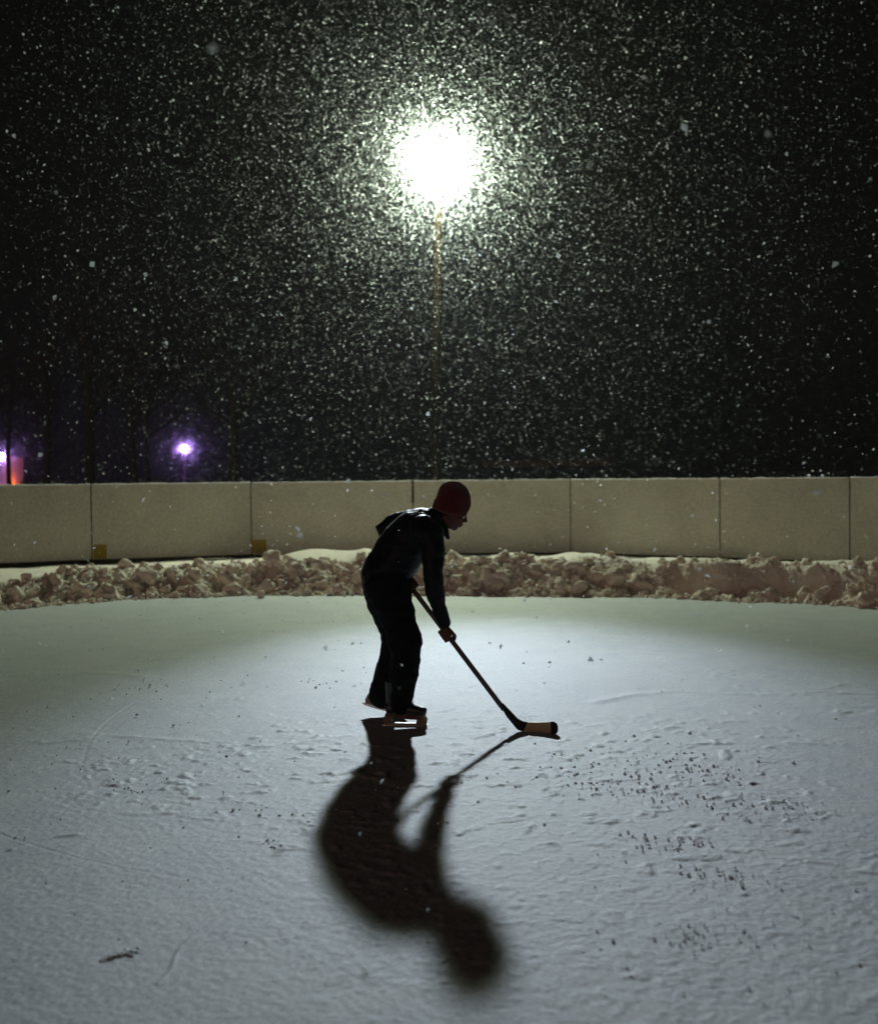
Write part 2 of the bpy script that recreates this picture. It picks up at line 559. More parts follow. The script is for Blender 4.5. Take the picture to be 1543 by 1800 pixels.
# small spill at the foot
for _ in range(1500):
    x = RNG.uniform(-8.0, 6.2); v = -abs(RNG.normal()) * 0.10 + 0.14
    r = float(np.clip(RNG.lognormal(math.log(0.014), 0.5), 0.005, 0.035))
    z = float(bank_h(np.array([x]), np.array([max(v, 0)]))[0])
    lp.append((x, float(base_y(x)) + v, max(z, 0) + r * 0.4)); lr.append(r)
lp = np.array(lp); lr = np.array(lr)
slab = RNG.random(len(lp)) < 0.45
big = lr > 0.042
parts_ = []
for sel, ico, amp, fr, sqz in ((~slab & big, ICO3, 0.42, 1.7, (0.6, 1.0)), (slab & big, ICO3, 0.8, 1.0, (0.42, 1.0)), (~big, ICO2, 0.5, 1.6, (0.55, 1.0))):
    parts_.append(lumps(lp[sel], lr[sel] * (1.1 if ico is ICO3 else 1.0), ico, amp, fr, sqz))
# powder and crumbs that fill the gaps
fx_ = RNG.uniform(-8.2, 6.4, 7000); fv_ = RNG.beta(1.2, 1.7, 7000) * 1.0
fr_ = np.clip(RNG.lognormal(math.log(0.013), 0.4, 7000), 0.006, 0.028)
fz_ = np.maximum(bank_h(fx_, fv_), 0) + fr_ * 0.3
parts_.append(lumps(np.stack([fx_, base_y(fx_) + fv_, fz_], 1), fr_, ICO1, 0.5, 1.6, (0.6, 1.0)))
v_ = np.vstack([p_[0] for p_ in parts_]); off_ = np.cumsum([0] + [len(p_[0]) for p_ in parts_[:-1]])
f_ = np.vstack([p_[1] + o_ for p_, o_ in zip(parts_, off_)])
Vall = np.vstack([Vb, v_])
tri = np.vstack([fb[:, [0, 1, 2]], fb[:, [0, 2, 3]], f_ + len(Vb)])
o = link('snow_bank', mesh_from('snow_bank', Vall, tri), M_BANK)
tag(o, kind='stuff')


def clod(name, px, py, rpx, z_c, d, label, cat, squash=(0.75, 1), group=None):
    c = P(px, py, d)
    r = rpx / F * d
    v, f = lumps([(0, 0, 0)], [r], ICO3, 0.38, 1.7, squash)
    v = v + np.array([c.x, c.y, max(c.z, r * 0.55) if z_c is None else z_c])
    o = link(name, mesh_from(name, v, f), M_BANK)
    return tag(o, label, cat, group)


def gd(px, py):
    return G(px, py).y


clod('snow_clod', 478, 983, 17, None, gd(470, 1046) + 0.62, 'tallest round snow lump on the bank, standing beside the right-hand yellow patch', 'snow lump')
clod('snow_clod', 459, 1046, 9, None, gd(459, 1050), 'small dark snow chunk lying alone on the ice in front of the bank', 'snow lump')
clod('snow_clod', 798, 986, 17, None, gd(798, 1046) + 0.75, "round snow lump on the bank beside the skater's chest", 'snow lump')
clod('snow_clod', 885, 985, 18, None, gd(885, 1047) + 0.7, 'broad snow lump on the bank crest right of the skater', 'snow lump')
clod('snow_clod', 1080, 1016, 19, None, gd(1080, 1049) + 0.33, 'big rounded snow block halfway up the bank left of its smooth cut face', 'snow lump')
# the ridge of scraped snow lying low on the left
rp = [G(178, 1690), G(200, 1686), G(228, 1678), G(250, 1671)]
mb_v, mb_f = [], []
lpos, lrad = [], []
for i in range(70):
    t = i / 69
    a = rp[0].lerp(rp[-1], t)
    lpos.append((a.x + RNG.normal() * 0.005, a.y + RNG.normal() * 0.009, -0.002)); lrad.append(0.0085 + 0.006 * math.sin(math.pi * min(1, t * 1.1)) * RNG.uniform(0.5, 1.2))
v_, f_ = lumps(lpos, lrad, ICO2, 0.4)
raw = MB(); raw.add(v_, [tuple(map(int, q)) for q in f_])
me = raw.fuse('snow_ridge', 0.003, 3)
o = link('snow_ridge', me, M_ICE)
tag(o, 'short ridge of scraped snow lying on the dark ice at the lower left', 'snow ridge')

# ------------------------------------------------------------------ rink boards
Z0, Z1 = 0.10, 1.214
boards = empty('rink_boards', (0, 19.3, 0), 'curved white plywood rink boards standing behind the plowed snow bank', 'rink boards')
for (a, b) in zip(BOARD[:-1], BOARD[1:]):
    A = Vector((*a, 0)); B = Vector((*b, 0))
    t = (B - A).normalized(); n = Vector((t.y, -t.x, 0))           # towards the rink
    if n.y > 0: n = -n
    Mx = Matrix((t, -n, Vector((0, 0, 1)))).transposed()
    L = (B - A).length
    mid = (A + B) / 2
    jz = RNG.uniform(-0.006, 0.006)
    m = MB(); m.box(mid + Vector((0, 0, (Z0 + Z1) / 2 + jz)), (L - 0.018, 0.018, Z1 - Z0), Mx)
    me = m.mesh('board_panel', False)
    bm = bmesh.new(); bm.from_mesh(me); bmesh.ops.bevel(bm, geom=bm.edges[:], offset=0.003, segments=1, affect='EDGES'); bm.to_mesh(me); bm.free()
    pn = link('board_panel', me, M_BOARD, boards)
    m = MB(); zt = Z1 + jz
    q0_ = A + t * 0.014; q1_ = B - t * 0.014; sv = []
    for i in range(41):
        c_ = q0_.lerp(q1_, i / 40)
        hh = 0.011 + 0.006 * float(vnoise(np.array([c_.x * 9]), np.array([c_.y * 9]))[0])
        for aa, zz_ in ((0.010, -0.001), (0.011, hh * 0.5), (0.005, hh), (-0.005, hh), (-0.011, hh * 0.5), (-0.010, -0.001)):
            sv.append(c_ + n * aa + Vector((0, 0, zt + zz_)))
    m.add(sv, [(i * 6 + k, i * 6 + (k + 1) % 6, i * 6 + 6 + (k + 1) % 6, i * 6 + 6 + k) for i in range(40) for k in range(6)] + [tuple(range(6)), tuple(range(240, 246))])
    link('snow_line', m.mesh('snow_line'), M_SNOW, pn)
    # yellow kick patch beside two of the seams
    if a in ((-5.16, 18.57), (-2.92, 19.45)):
        m = MB(); c = A + t * 0.115 + n * 0.013 + Vector((0, 0, Z0 + 0.118))
        m.box(c, (0.19 if a[0] < -5 else 0.22, 0.006, 0.215), Mx)
        link('yellow_patch', m.mesh('yellow_patch', False), M_YELLOW, pn)
    # timber behind: sill, rails, post at the seam
    m = MB(); m.box(mid - n * 0.09 + Vector((0, 0, 0.06)), (L + 0.02, 0.09, 0.22), Mx)
    link('sill', m.mesh('sill', False), M_DARKWOOD, boards)
    for zz in (0.62, 1.12):
        m = MB(); m.box(mid - n * 0.032 + Vector((0, 0, zz)), (L - 0.10, 0.04, 0.09), Mx)
        link('rail', m.mesh('rail', False), M_DARKWOOD, boards)
    wide = a == (-0.40, 19.32)
    m = MB(); m.box(A - n * 0.055 + Vector((0, 0, 0.62 if wide else 0.59)), (0.09, 0.09, 1.24 if wide else 1.17), Mx)
    link('post', m.mesh('post', False), M_DARKWOOD, boards)
    if wide:
        m = MB(); m.box(A + n * 0.012 + Vector((0, 0, 1.06)), (0.035, 0.012, 0.36), Mx)
        link('joint_strip', m.mesh('joint_strip', False), M_DARKWOOD, boards)

# ------------------------------------------------------------------ floodlight on its pole
LD = 21.9
LP = P(770, 280, LD)
pb = P(761, 860, LD + 0.3); pb.z = -0.04
flood = empty('floodlight_pole', (pb.x, pb.y, 0), 'tall wooden pole behind the boards carrying one dazzling white floodlight', 'floodlight')
top = Vector((LP.x + 0.02, LD + 0.42, LP.z + 0.45))
m = MB(); m.tube([(pb, 0.085, 0.085), (pb.lerp(top, 0.5), 0.070, 0.070), (top, 0.055, 0.055)], 16)
link('pole', m.mesh('pole'), M_POLE, flood)
aim = (Vector((0.15, 7.0, 0)) - LP).normalized()
side = aim.cross(Vector((0, 0, 1))).normalized(); upv = side.cross(aim).normalized()
LM = Matrix((side, upv, -aim)).transposed()                       # local -Z looks along the beam
m = MB(); m.tube([(top - Vector((0, 0, 0.30)), 0.03, 0.03), (LP - aim * 0.33, 0.03, 0.03)], 10)
link('bracket', m.mesh('bracket'), M_METAL, flood)
LR = 0.33
V, Fc = [], []
ns = 24
prof = [(0.345, 0.02), (0.32, 0.10), (0.25, 0.20), (0.14, 0.28), (0.12, 0.36), (0.0, 0.38)]
for (r, zz) in prof:
    for k in range(ns):
        a = 2 * math.pi * k / ns
        V.append(LP + LM @ Vector((r * math.cos(a), r * math.sin(a), zz)))
for i in range(len(prof) - 1):
    for k in range(ns):
        k2 = (k + 1) % ns
        Fc.append((i * ns + k, i * ns + k2, (i + 1) * ns + k2, (i + 1) * ns + k))
housing = link('lamp_housing', mesh_from('lamp_housing', V, Fc), M_METAL, flood)
V, Fc = [], []
prof = [(LR * math.cos(a), -LR * 0.85 * math.sin(a)) for a in [math.pi / 2 * i / 5 for i in range(5)]]
ns = 20
for (r, zz) in prof:
    for k in range(ns):
        a = 2 * math.pi * k / ns
        V.append(LP + LM @ Vector((r * math.cos(a), r * math.sin(a), zz)))
for i in range(len(prof) - 1):
    for k in range(ns):
        k2 = (k + 1) % ns
        Fc.append((i * ns + k2, i * ns + k, (i + 1) * ns + k, (i + 1) * ns + k2))
V.append(LP + LM @ Vector((0, 0, -LR * 0.85)))
b0 = (len(prof) - 1) * ns
for k in range(ns):
    Fc.append((b0 + k, len(V) - 1, b0 + (k + 1) % ns))
link('lens', mesh_from('lens', V, Fc), M_LENS, flood)
sl = bpy.data.lights.new('floodlight_beam', 'SPOT')
sl.energy = 7900; sl.color = (0.70, 0.80, 1.0); sl.shadow_soft_size = 0.21
sl.spot_size = math.radians(22.5); sl.spot_blend = 1.0
so = bpy.data.objects.new('floodlight_beam', sl); COL.objects.link(so)
aim2 = (Vector((0.5, 6.1, 0)) - LP).normalized()
so.location = LP + aim2 * 0.34
so.rotation_euler = aim2.to_track_quat('-Z', 'Y').to_euler()

# ------------------------------------------------------------------ the skater
S = 333.0


def T(m, pts, n=16):
    """pts: (px, py, d, half width px, half depth m)"""
    m.tube([(P(a, b, d), w / S, dep) for (a, b, d, w, dep) in pts], n)


head_c = P(792, 895, 6.58)
ph = math.radians(25)
yaw = math.radians(-6)
fw = Vector((math.cos(ph) * math.cos(yaw), math.cos(ph) * math.sin(yaw), -math.sin(ph)))
lat = Vector((-math.sin(yaw), math.cos(yaw), 0))
up = fw.cross(lat).normalized()
HM = Matrix((fw, lat, up)).transposed()
HS = 0.9


def hp(x, y, z):
    return head_c + HM @ (Vector((x, y, z)) * HS)


body = MB()
# torso and hips under the clothes, one figure
T(body, [(676, 1020, 6.60, 36, 0.12), (690, 985, 6.60, 36, 0.115), (712, 955, 6.60, 38, 0.125), (738, 928, 6.60, 34, 0.14), (758, 915, 6.60, 22, 0.10), (776, 906, 6.58, 16, 0.05), (784, 900, 6.58, 15, 0.048)])
# arms
T(body, [(755, 926, 6.45, 16, 0.045), (759, 970, 6.42, 14, 0.042), (759, 1012, 6.41, 11.5, 0.036), (768, 1062, 6.43, 10.5, 0.03), (779, 1096, 6.462, 7.5, 0.022), (782, 1104, 6.466, 8, 0.022)])
T(body, [(744, 915, 6.75, 16, 0.045), (705, 928, 6.82, 14, 0.042), (682, 936, 6.83, 12, 0.036), (696, 980, 6.78, 10.5, 0.03), (711, 1014, 6.66, 7.5, 0.022), (714, 1019, 6.64, 8, 0.022)])
# legs
T(body, [(676, 1022, 6.53, 28, 0.085), (692, 1070, 6.49, 24, 0.07), (712, 1126, 6.46, 18, 0.055), (710, 1180, 6.46, 16, 0.05), (705, 1240, 6.465, 11, 0.036), (703, 1252, 6.465, 12, 0.036)])
T(body, [(676, 1022, 6.67, 28, 0.085), (682, 1075, 6.71, 24, 0.07), (698, 1126, 6.73, 18, 0.055), (685, 1180, 6.75, 16, 0.05), (668, 1226, 6.76, 11, 0.036), (667, 1232, 6.76, 12, 0.036)])
T(body, [(700, 1254, 6.465, 9, 0.03), (722, 1257, 6.465, 8, 0.034), (740, 1260, 6.465, 6, 0.03)])
T(body, [(664, 1230, 6.76, 9, 0.03), (683, 1237, 6.76, 8, 0.034), (698, 1243, 6.76, 6, 0.03)])
# head
body.ball(hp(-0.005, 0, 0.03), [HS * q for q in (0.094, 0.075, 0.090)], HM)
body.ball(hp(0.035, 0, -0.035), [HS * q for q in (0.062, 0.060, 0.075)], HM)
body.ball(hp(0.055, 0, -0.082), [HS * q for q in (0.030, 0.032, 0.026)], HM)
body.ball(hp(0.066, 0, -0.092), [HS * q for q in (0.016, 0.018, 0.015)], HM)
for s in (-1, 1):
    body.tube([(hp(-0.01, s * 0.056, -0.05), HS * 0.018, HS * 0.018), (hp(0.05, s * 0.025, -0.088), HS * 0.017, HS * 0.017)], 10)   # jaw
    body.ball(hp(0.066, s * 0.036, -0.025), [HS * q for q in (0.022, 0.022, 0.02)], HM)                                            # cheek
    body.tube([(hp(0.088, s * 0.012, 0.010), HS * 0.010, HS * 0.010), (hp(0.076, s * 0.046, 0.008), HS * 0.009, HS * 0.009)], 8)     # brow
    body.ball(hp(0.0835, s * 0.030, -0.008), [HS * 0.0125] * 3, HM)                                                               # lids
    body.tube([(hp(-0.004, s * 0.074, 0.012), HS * 0.008, HS * 0.005), (hp(-0.014, s * 0.079, 0.002), HS * 0.009, HS * 0.005), (hp(-0.010, s * 0.077, -0.018), HS * 0.008, HS * 0.005), (hp(0.0, s * 0.071, -0.03), HS * 0.007, HS * 0.005)], 8)
body.tube([(hp(0.088, 0, 0.004), HS * 0.008, HS * 0.008), (hp(0.102, 0, -0.014), HS * 0.009, HS * 0.009), (hp(0.110, 0, -0.028), HS * 0.0105, HS * 0.0115)], 10)
for s in (-1, 1):
    body.ball(hp(0.097, s * 0.011, -0.033), [HS * 0.0085] * 3, HM)
body.tube([(hp(0.086, -0.022, -0.059), HS * 0.006, HS * 0.006), (hp(0.097, 0, -0.055), HS * 0.0085, HS * 0.0085), (hp(0.086, 0.022, -0.059), HS * 0.006, HS * 0.006)], 8)
body.tube([(hp(0.083, -0.020, -0.068), HS * 0.006, HS * 0.006), (hp(0.092, 0, -0.069), HS * 0.0085, HS * 0.0085), (hp(0.083, 0.020, -0.068), HS * 0.006, HS * 0.006)], 8)
T(body, [(770, 912, 6.59, 15, 0.047), (780, 903, 6.585, 15, 0.047), (788, 897, 6.58, 15, 0.046)])

# stick line (both hands close on it)
st_top = P(708, 1013, 6.575)
st_low = P(886, 1248, 6.345)
s_ax = (st_low - st_top).normalized()


def on_stick(px, py, d):
    q = P(px, py, d)
    return st_top + s_ax * (q - st_top).dot(s_ax)


def grip(m, c, wrist, a, view, thumb_sign, r=0.014):
    """palm, four unequal fingers and a thumb closed round the shaft at c"""
    p = (wrist - c); p = (p - a * p.dot(a)).normalized()
    p = (p + view * 0.5); p = (p - a * p.dot(a)).normalized()
    q = a.cross(p).normalized()

    def at(ang, R, off):
        g = math.radians(ang)
        return c + a * off + (p * math.cos(g) + q * math.sin(g)) * R
    offs = [0.028, 0.010, -0.008, -0.025]
    rr = [0.0085, 0.009, 0.0085, 0.0072]
    reach = [235, 245, 240, 222]
    for k in range(4):
        o_ = offs[k] * thumb_sign; f = rr[k]
        pts = [(at(20, r + 0.019, o_ * 0.95), f * 1.15), (at(62, r + 0.021, o_ * 1.02), f * 1.15), (at(108, r + 0.013, o_ * 1.05), f), (at(150, r + 0.010, o_ * 1.05), f * 0.95), (at(195, r + 0.008, o_ * 1.03), f * 0.9), (at(reach[k], r + 0.006, o_), f * 0.75)]
        m.tube([(x, y, y) for x, y in pts], 10)
        m.tube([(wrist, 0.013, 0.013), (at(0, r + 0.018, o_ * 0.8), 0.0125, 0.0125), (at(20, r + 0.019, o_ * 0.95), f * 1.2, f * 1.2)], 10)
    th = [(wrist, 0.014), (at(-35, r + 0.017, 0.020 * thumb_sign), 0.0125), (at(-75, r + 0.014, 0.036 * thumb_sign), 0.0105), (at(-120, r + 0.011, 0.045 * thumb_sign), 0.0095), (at(-160, r + 0.009, 0.046 * thumb_sign), 0.0075)]
    m.tube([(x, y, y) for x, y in th], 10)


low_c = on_stick(785, 1114, 6.475)
top_c = on_stick(719, 1027, 6.56)
grip(body, low_c, P(780.5, 1099, 6.462), s_ax, Vector((-0.2, -1, 0)), 1)
grip(body, top_c, P(712, 1014, 6.655), s_ax, Vector((0.1, 0.6, 0.5)), 1)

person_me = body.fuse('person', 0.0036, 2, 0.4)
person = link('person', person_me, M_SKIN)
tag(person, 'skater in black jacket, black trousers and red knit hat bent over a hockey stick', 'person')
for s in (-1, 1):
    m = MB(); m.ball(hp(0.0875, s * 0.030, -0.0085), [HS * 0.0105] * 3, HM)
    link('eye', m.mesh('eye'), M_EYE, person)

# jacket
jk = MB()
T(jk, [(676, 1022, 6.60, 44, 0.150), (682, 1004, 6.60, 45, 0.155), (699, 975, 6.60, 45, 0.15), (716, 949, 6.60, 42, 0.155), (738, 929, 6.60, 40, 0.175), (756, 918, 6.60, 29, 0.145), (768, 911, 6.59, 19, 0.085)], 24)
T(jk, [(742, 930, 6.47, 27, 0.08), (757, 940, 6.43, 25, 0.075), (762, 970, 6.42, 20.5, 0.065), (760, 1008, 6.405, 17, 0.056), (765, 1045, 6.42, 15.5, 0.048), (774, 1078, 6.447, 13.5, 0.042), (780, 1096, 6.460, 12.2, 0.038)], 18)
T(jk, [(748, 917, 6.72, 22, 0.08), (720, 916, 6.80, 21, 0.075), (692, 923, 6.84, 20.5, 0.062), (674, 930, 6.84, 18, 0.056), (685, 948, 6.82, 17, 0.052), (700, 985, 6.77, 15, 0.046), (711, 1011, 6.665, 12, 0.036)], 18)
# collar and its loose front tip
T(jk, [(760, 914, 6.59, 22, 0.085), (769, 907, 6.59, 19.5, 0.078), (776, 902, 6.585, 17, 0.074)], 20)
T(jk, [(778, 925, 6.56, 9, 0.05), (784, 938, 6.55, 6, 0.03), (788, 947, 6.55, 3, 0.012)], 10)
jme = jk.fuse('jacket', 0.0065, 3, 0.5)
disp_noise(jme, 0.006, 9, 3, 4, stretch=(1, 0.8, 1.6))
disp_noise(jme, 0.0014, 26, 2, 8, ridged=True)
jacket = link('jacket', jme, M_JACKET, person)
# trousers
tr = MB()
T(tr, [(690, 985, 6.60, 36, 0.13), (676, 1014, 6.60, 43, 0.148), (676, 1034, 6.60, 40, 0.145)], 24)
T(tr, [(679, 1022, 6.53, 41, 0.105), (692, 1070, 6.49, 33, 0.095), (705, 1104, 6.47, 30, 0.085), (712, 1128, 6.46, 30, 0.08), (713, 1160, 6.46, 25.5, 0.075), (709, 1192, 6.46, 23.5, 0.072), (706, 1224, 6.463, 21.5, 0.066), (703, 1246, 6.465, 18, 0.058)], 20)
T(tr, [(674, 1022, 6.67, 39, 0.105), (682, 1072, 6.71, 34, 0.095), (692, 1104, 6.725, 28, 0.085), (696, 1128, 6.73, 25, 0.08), (690, 1160, 6.745, 24, 0.075), (682, 1192, 6.75, 22.5, 0.072), (671, 1220, 6.757, 23, 0.066), (668, 1232, 6.76, 21, 0.058)], 20)
tme = tr.fuse('trousers', 0.0065, 3, 0.5)
disp_noise(tme, 0.007, 8, 3, 14, stretch=(1, 0.8, 1.8))
disp_noise(tme, 0.003, 24, 2, 18, ridged=True)
link('trousers', tme, M_TROUSER, person)

# knit hat: ribbed dome with a folded edge, leaning with the head
V, Fc = [], []
prof = [(0.92, -0.020), (0.99, -0.018), (1.015, 0.0), (1.03, 0.022), (1.03, 0.034), (1.015, 0.038), (1.035, 0.048), (1.03, 0.062), (0.99, 0.080), (0.91, 0.098), (0.78, 0.115), (0.61, 0.130), (0.41, 0.141), (0.20, 0.147), (0.07, 0.149), (0.0, 0.149)]
nth = 144
for (r, zz) in prof:
    for k in range(nth):
        a = 2 * math.pi * k / nth
        rib = 1 + 0.026 * math.cos(36 * a) * min(1, r * 1.5)
        lump = 1 + 0.030 * math.sin(3 * a + 1) * (zz > 0.03) + 0.022 * math.sin(5 * a + zz * 40) * (zz > 0.03)
        rx = 0.099 * r * rib * lump; ry = 0.083 * r * rib * lump
        back = -0.012 * min(1, max(0, (zz - 0.0) / 0.1))
        tilt = -0.030 * (1 - zz / 0.15) * (0.5 - 0.5 * math.cos(a)) * (zz < 0.04)   # lower at the nape
        V.append(hp(rx * math.cos(a) + back - 0.003, ry * math.sin(a), zz + 0.010 + tilt + 0.006 * math.sin(2 * a + 0.6) * (zz > 0.08)))
for i in range(len(prof) - 1):
    for k in range(nth):
        k2 = (k + 1) % nth
        Fc.append((i * nth + k, i * nth + k2, (i + 1) * nth + k2, (i + 1) * nth + k))
hat = link('knit_hat', mesh_from('knit_hat', V, Fc), M_HAT, person)


# skates
def skate(toe_dir, up_dir, origin, name='skate'):
    """origin: middle of the blade's lower edge; local x towards the toe"""
    x = toe_dir.normalized(); y = up_dir.cross(x).normalized(); z = x.cross(y).normalized()
    M3 = Matrix((x, y, z)).transposed()
    L = lambda a, b, c: origin + M3 @ Vector((a, b, c))
    bt = MB()
    zb = 0.066

    def tb(pts, n=16):
        # rings given as centre, half length along local z/x, half width along local y
        rings = []
        ps = [p[0] for p in pts]
        for i, (c, ra, rb) in enumerate(pts):
            t = (Vector(ps[min(i + 1, len(ps) - 1)]) - Vector(ps[max(i - 1, 0)])).normalized()
            a = t.cross(Vector((0, 1, 0))).normalized()
            rings.append([L(*(Vector(c) + a * ra * math.cos(2 * math.pi * k / n) + Vector((0, 1, 0)) * rb * math.sin(2 * math.pi * k / n))) for k in range(n)])
        V = [v for r in rings for v in r]
        Fq = [(i * n + k, i * n + (k + 1) % n, (i + 1) * n + (k + 1) % n, (i + 1) * n + k) for i in range(len(rings) - 1) for k in range(n)]
        Fq += [tuple(range(n)), tuple(range((len(rings) - 1) * n, len(rings) * n))]
        bt.add(V, Fq)
    tb([((-0.100, 0, zb + 0.034), 0.030, 0.028), ((-0.085, 0, zb + 0.036), 0.036, 0.033), ((-0.03, 0, zb + 0.036), 0.036, 0.034), ((0.03, 0, zb + 0.031), 0.031, 0.036), ((0.075, 0, zb + 0.024), 0.024, 0.037), ((0.100, 0, zb + 0.021), 0.021, 0.031), ((0.112, 0, zb + 0.019), 0.015, 0.020)])
    tb([((-0.055, 0, zb + 0.03), 0.045, 0.034), ((-0.055, 0, zb + 0.09), 0.045, 0.034), ((-0.056, 0, zb + 0.14), 0.046, 0.038), ((-0.052, 0, zb + 0.175), 0.050, 0.042)])
    tb([((-0.02, 0, zb + 0.105), 0.012, 0.018), ((0.0, 0, zb + 0.075), 0.016, 0.020), ((0.035, 0, zb + 0.055), 0.014, 0.020)])
    bt.box(L(0.0, 0, zb + 0.004), (0.205, 0.058, 0.008), M3)
    sk = link(name, bt.fuse('skate', 0.004, 3), M_BOOT, person)
    # blade holder with its two posts and the open middle
    h = MB()
    out = [(-0.112, 0.030), (-0.098, zb + 0.003), (-0.035, zb + 0.001), (-0.030, 0.050), (-0.012, 0.040), (0.018, 0.040), (0.034, 0.050), (0.042, zb + 0.001), (0.100, zb + 0.003), (0.116, 0.044), (0.114, 0.024), (0.10, 0.014), (-0.10, 0.014)]
    hole = None
    n = len(out)
    wy = lambda c: 0.010 + 0.016 * max(0, (c - 0.03) / 0.04)
    lft = [L(a, wy(c), c) for a, c in out]; rgt = [L(a, -wy(c), c) for a, c in out]

    def quadstrip(idx):
        pass
    # build the side as three solid blocks so that the two windows stay open
    def block(poly):
        l = [L(a, wy(c), c) for a, c in poly]; r = [L(a, -wy(c), c) for a, c in poly]
        k = len(poly)
        h.add(l + r, [tuple(range(k)), tuple(range(2 * k - 1, k - 1, -1))] + [(i, (i + 1) % k, k + (i + 1) % k, k + i) for i in range(k)])
    block([(-0.112, 0.030), (-0.104, zb + 0.002), (-0.060, zb + 0.002), (-0.070, 0.045), (-0.066, 0.0255), (-0.106, 0.0255)])
    block([(0.056, 0.0255), (0.062, 0.042), (0.050, zb + 0.002), (0.102, zb + 0.002), (0.116, 0.044), (0.113, 0.0255)])
    block([(-0.106, 0.0145), (-0.108, 0.0255), (0.114, 0.0255), (0.109, 0.0145)])
    link('blade_holder', h.mesh('blade_holder', False), M_HOLDER, sk)
    r = MB()
    prof = [(-0.122, 0.010), (-0.112, 0.003), (-0.08, 0.0005), (0.0, 0.0), (0.085, 0.0005), (0.110, 0.004), (0.120, 0.012), (0.117, 0.0165), (-0.117, 0.0165)]
    l = [L(a, 0.0018, c) for a, c in prof]; q = [L(a, -0.0018, c) for a, c in prof]
    k = len(prof)
    r.add(l + q, [tuple(range(k)), tuple(range(2 * k - 1, k - 1, -1))] + [(i, (i + 1) % k, k + (i + 1) % k, k + i) for i in range(k)])
    link('runner', r.mesh('runner', False), M_STEEL, sk)
    lc = MB()
    for i in range(5):
        t = i / 4
        a0 = -0.012 + 0.050 * t; c0 = zb + 0.118 - 0.052 * t
        s = 1 if i % 2 else -1
        lc.tube([(L(a0, -0.018, c0), 0.0028, 0.0028), (L(a0 + 0.006, 0, c0 + 0.003), 0.003, 0.003), (L(a0 + 0.002, 0.018, c0), 0.0028, 0.0028)], 6)
    link('laces', lc.mesh('laces'), M_LACE, sk)
    return sk


g1 = G(712, 1282)
g1 = Vector((g1.x, 6.465, 0.0005))
skate(Vector((0.99, -0.10, 0.0)), Vector((0, 0, 1)), g1)
q0 = P(637, 1240, 6.76); q1 = P(678, 1250.5, 6.76)
dirn = (q1 - q0).normalized()
skate(Vector((dirn.x, -0.06, dirn.z)), Vector((-dirn.z, 0.05, dirn.x)), q0 + dirn * 0.118)

# ------------------------------------------------------------------ hockey stick
stick = empty('hockey_stick', tuple(G(905, 1283)), "black hockey stick with a pale wooden blade, held in the skater's hands", 'hockey stick')
v_ax = Vector((0, 1, 0)); v_ax = (v_ax - s_ax * v_ax.dot(s_ax)).normalized()
w_ax = s_ax.cross(v_ax).normalized()
m = MB()
ring = [(0.0125, 0.006), (0.0095, 0.0095), (-0.0095, 0.0095), (-0.0125, 0.006), (-0.0125, -0.006), (-0.0095, -0.0095), (0.0095, -0.0095), (0.0125, -0.006)]
V = []
ends = [st_top, st_top + s_ax * 0.25, st_low]
for e in ends:
    V += [e + w_ax * a + v_ax * b for a, b in ring]
Fc = [tuple(range(8)), tuple(range(16, 24))]
for i in range(2):
    Fc += [(i * 8 + k, i * 8 + (k + 1) % 8, i * 8 + 8 + (k + 1) % 8, i * 8 + 8 + k) for k in range(8)]
m.add(V, Fc)
link('shaft', m.mesh('shaft', False), M_SHAFT, stick)
m = MB(); m.tube([(st_top - s_ax * 0.004, 0.016, 0.014), (st_top + s_ax * 0.03, 0.016, 0.014)], 12)
link('end_knob', m.mesh('end_knob'), M_TAPE, stick)
# blade outline by distance along it: (px bottom, py bottom), (px top, py top), depth
sec = [((879.6, 1240.0), (883.6, 1236.5), 6.352), ((890, 1259.0), (899.5, 1253.0), 6.335), ((901, 1272.5), (910, 1264), 6.32), ((909, 1282.0), (919, 1268.8), 6.312), ((919, 1286.3), (927, 1270.0), 6.308),
       ((932, 1289.2), (938, 1270.2), 6.302), ((946, 1291.0), (948, 1270.0), 6.292), ((958, 1291.6), (958, 1269.6), 6.278), ((968, 1292.0), (967.5, 1269.2), 6.262), ((974, 1291.6), (974, 1269.4), 6.25), ((978.5, 1289.0), (978.5, 1272.5), 6.243), ((980.5, 1284.5), (980.5, 1277.5), 6.24)]


def blade_piece(rng, th, grow=0.0):
    m = MB(); V = []
    for i in rng:
        (b0, b1), (t0, t1), d = sec[i]
        lo = P(b0, b1, d); hi = P(t0, t1, d)
        if grow:
            dv = (hi - lo).normalized() * grow; lo = lo - dv; hi = hi + dv
        tt = th * (1.0 if i < 8 else 0.8) + (0.004 if i < 3 else 0)
        mid = (lo + hi) / 2
        for p, s_ in ((lo, 0.55), (mid, 1.0), (hi, 0.55)):
            V.append(p + Vector((0, -tt * s_, 0)))
        for p, s_ in ((hi, 0.55), (mid, 1.0), (lo, 0.55)):
            V.append(p + Vector((0, tt * s_, 0)))
    n = len(list(rng))
    Fc = [(0, 1, 2, 3, 4, 5), tuple((n - 1) * 6 + k for k in range(6))]
    for i in range(n - 1):
        Fc += [(i * 6 + k, i * 6 + (k + 1) % 6, i * 6 + 6 + (k + 1) % 6, i * 6 + 6 + k) for k in range(6)]
    m.add(V, Fc)
    return m


low = min(P(*s[0], s[2]).z for s in sec)
bl = link('blade', blade_piece(range(0, len(sec)), 0.0055).mesh('blade', False), M_WOOD, stick)
link('heel_wrap', blade_piece(range(0, 5), 0.0068, 0.0012).mesh('heel_wrap', False), M_TAPE, bl)
link('tip_wrap', blade_piece(range(8, 12), 0.0064, 0.0012).mesh('tip_wrap', False), M_TAPE, bl)
print('blade lowest z', low)

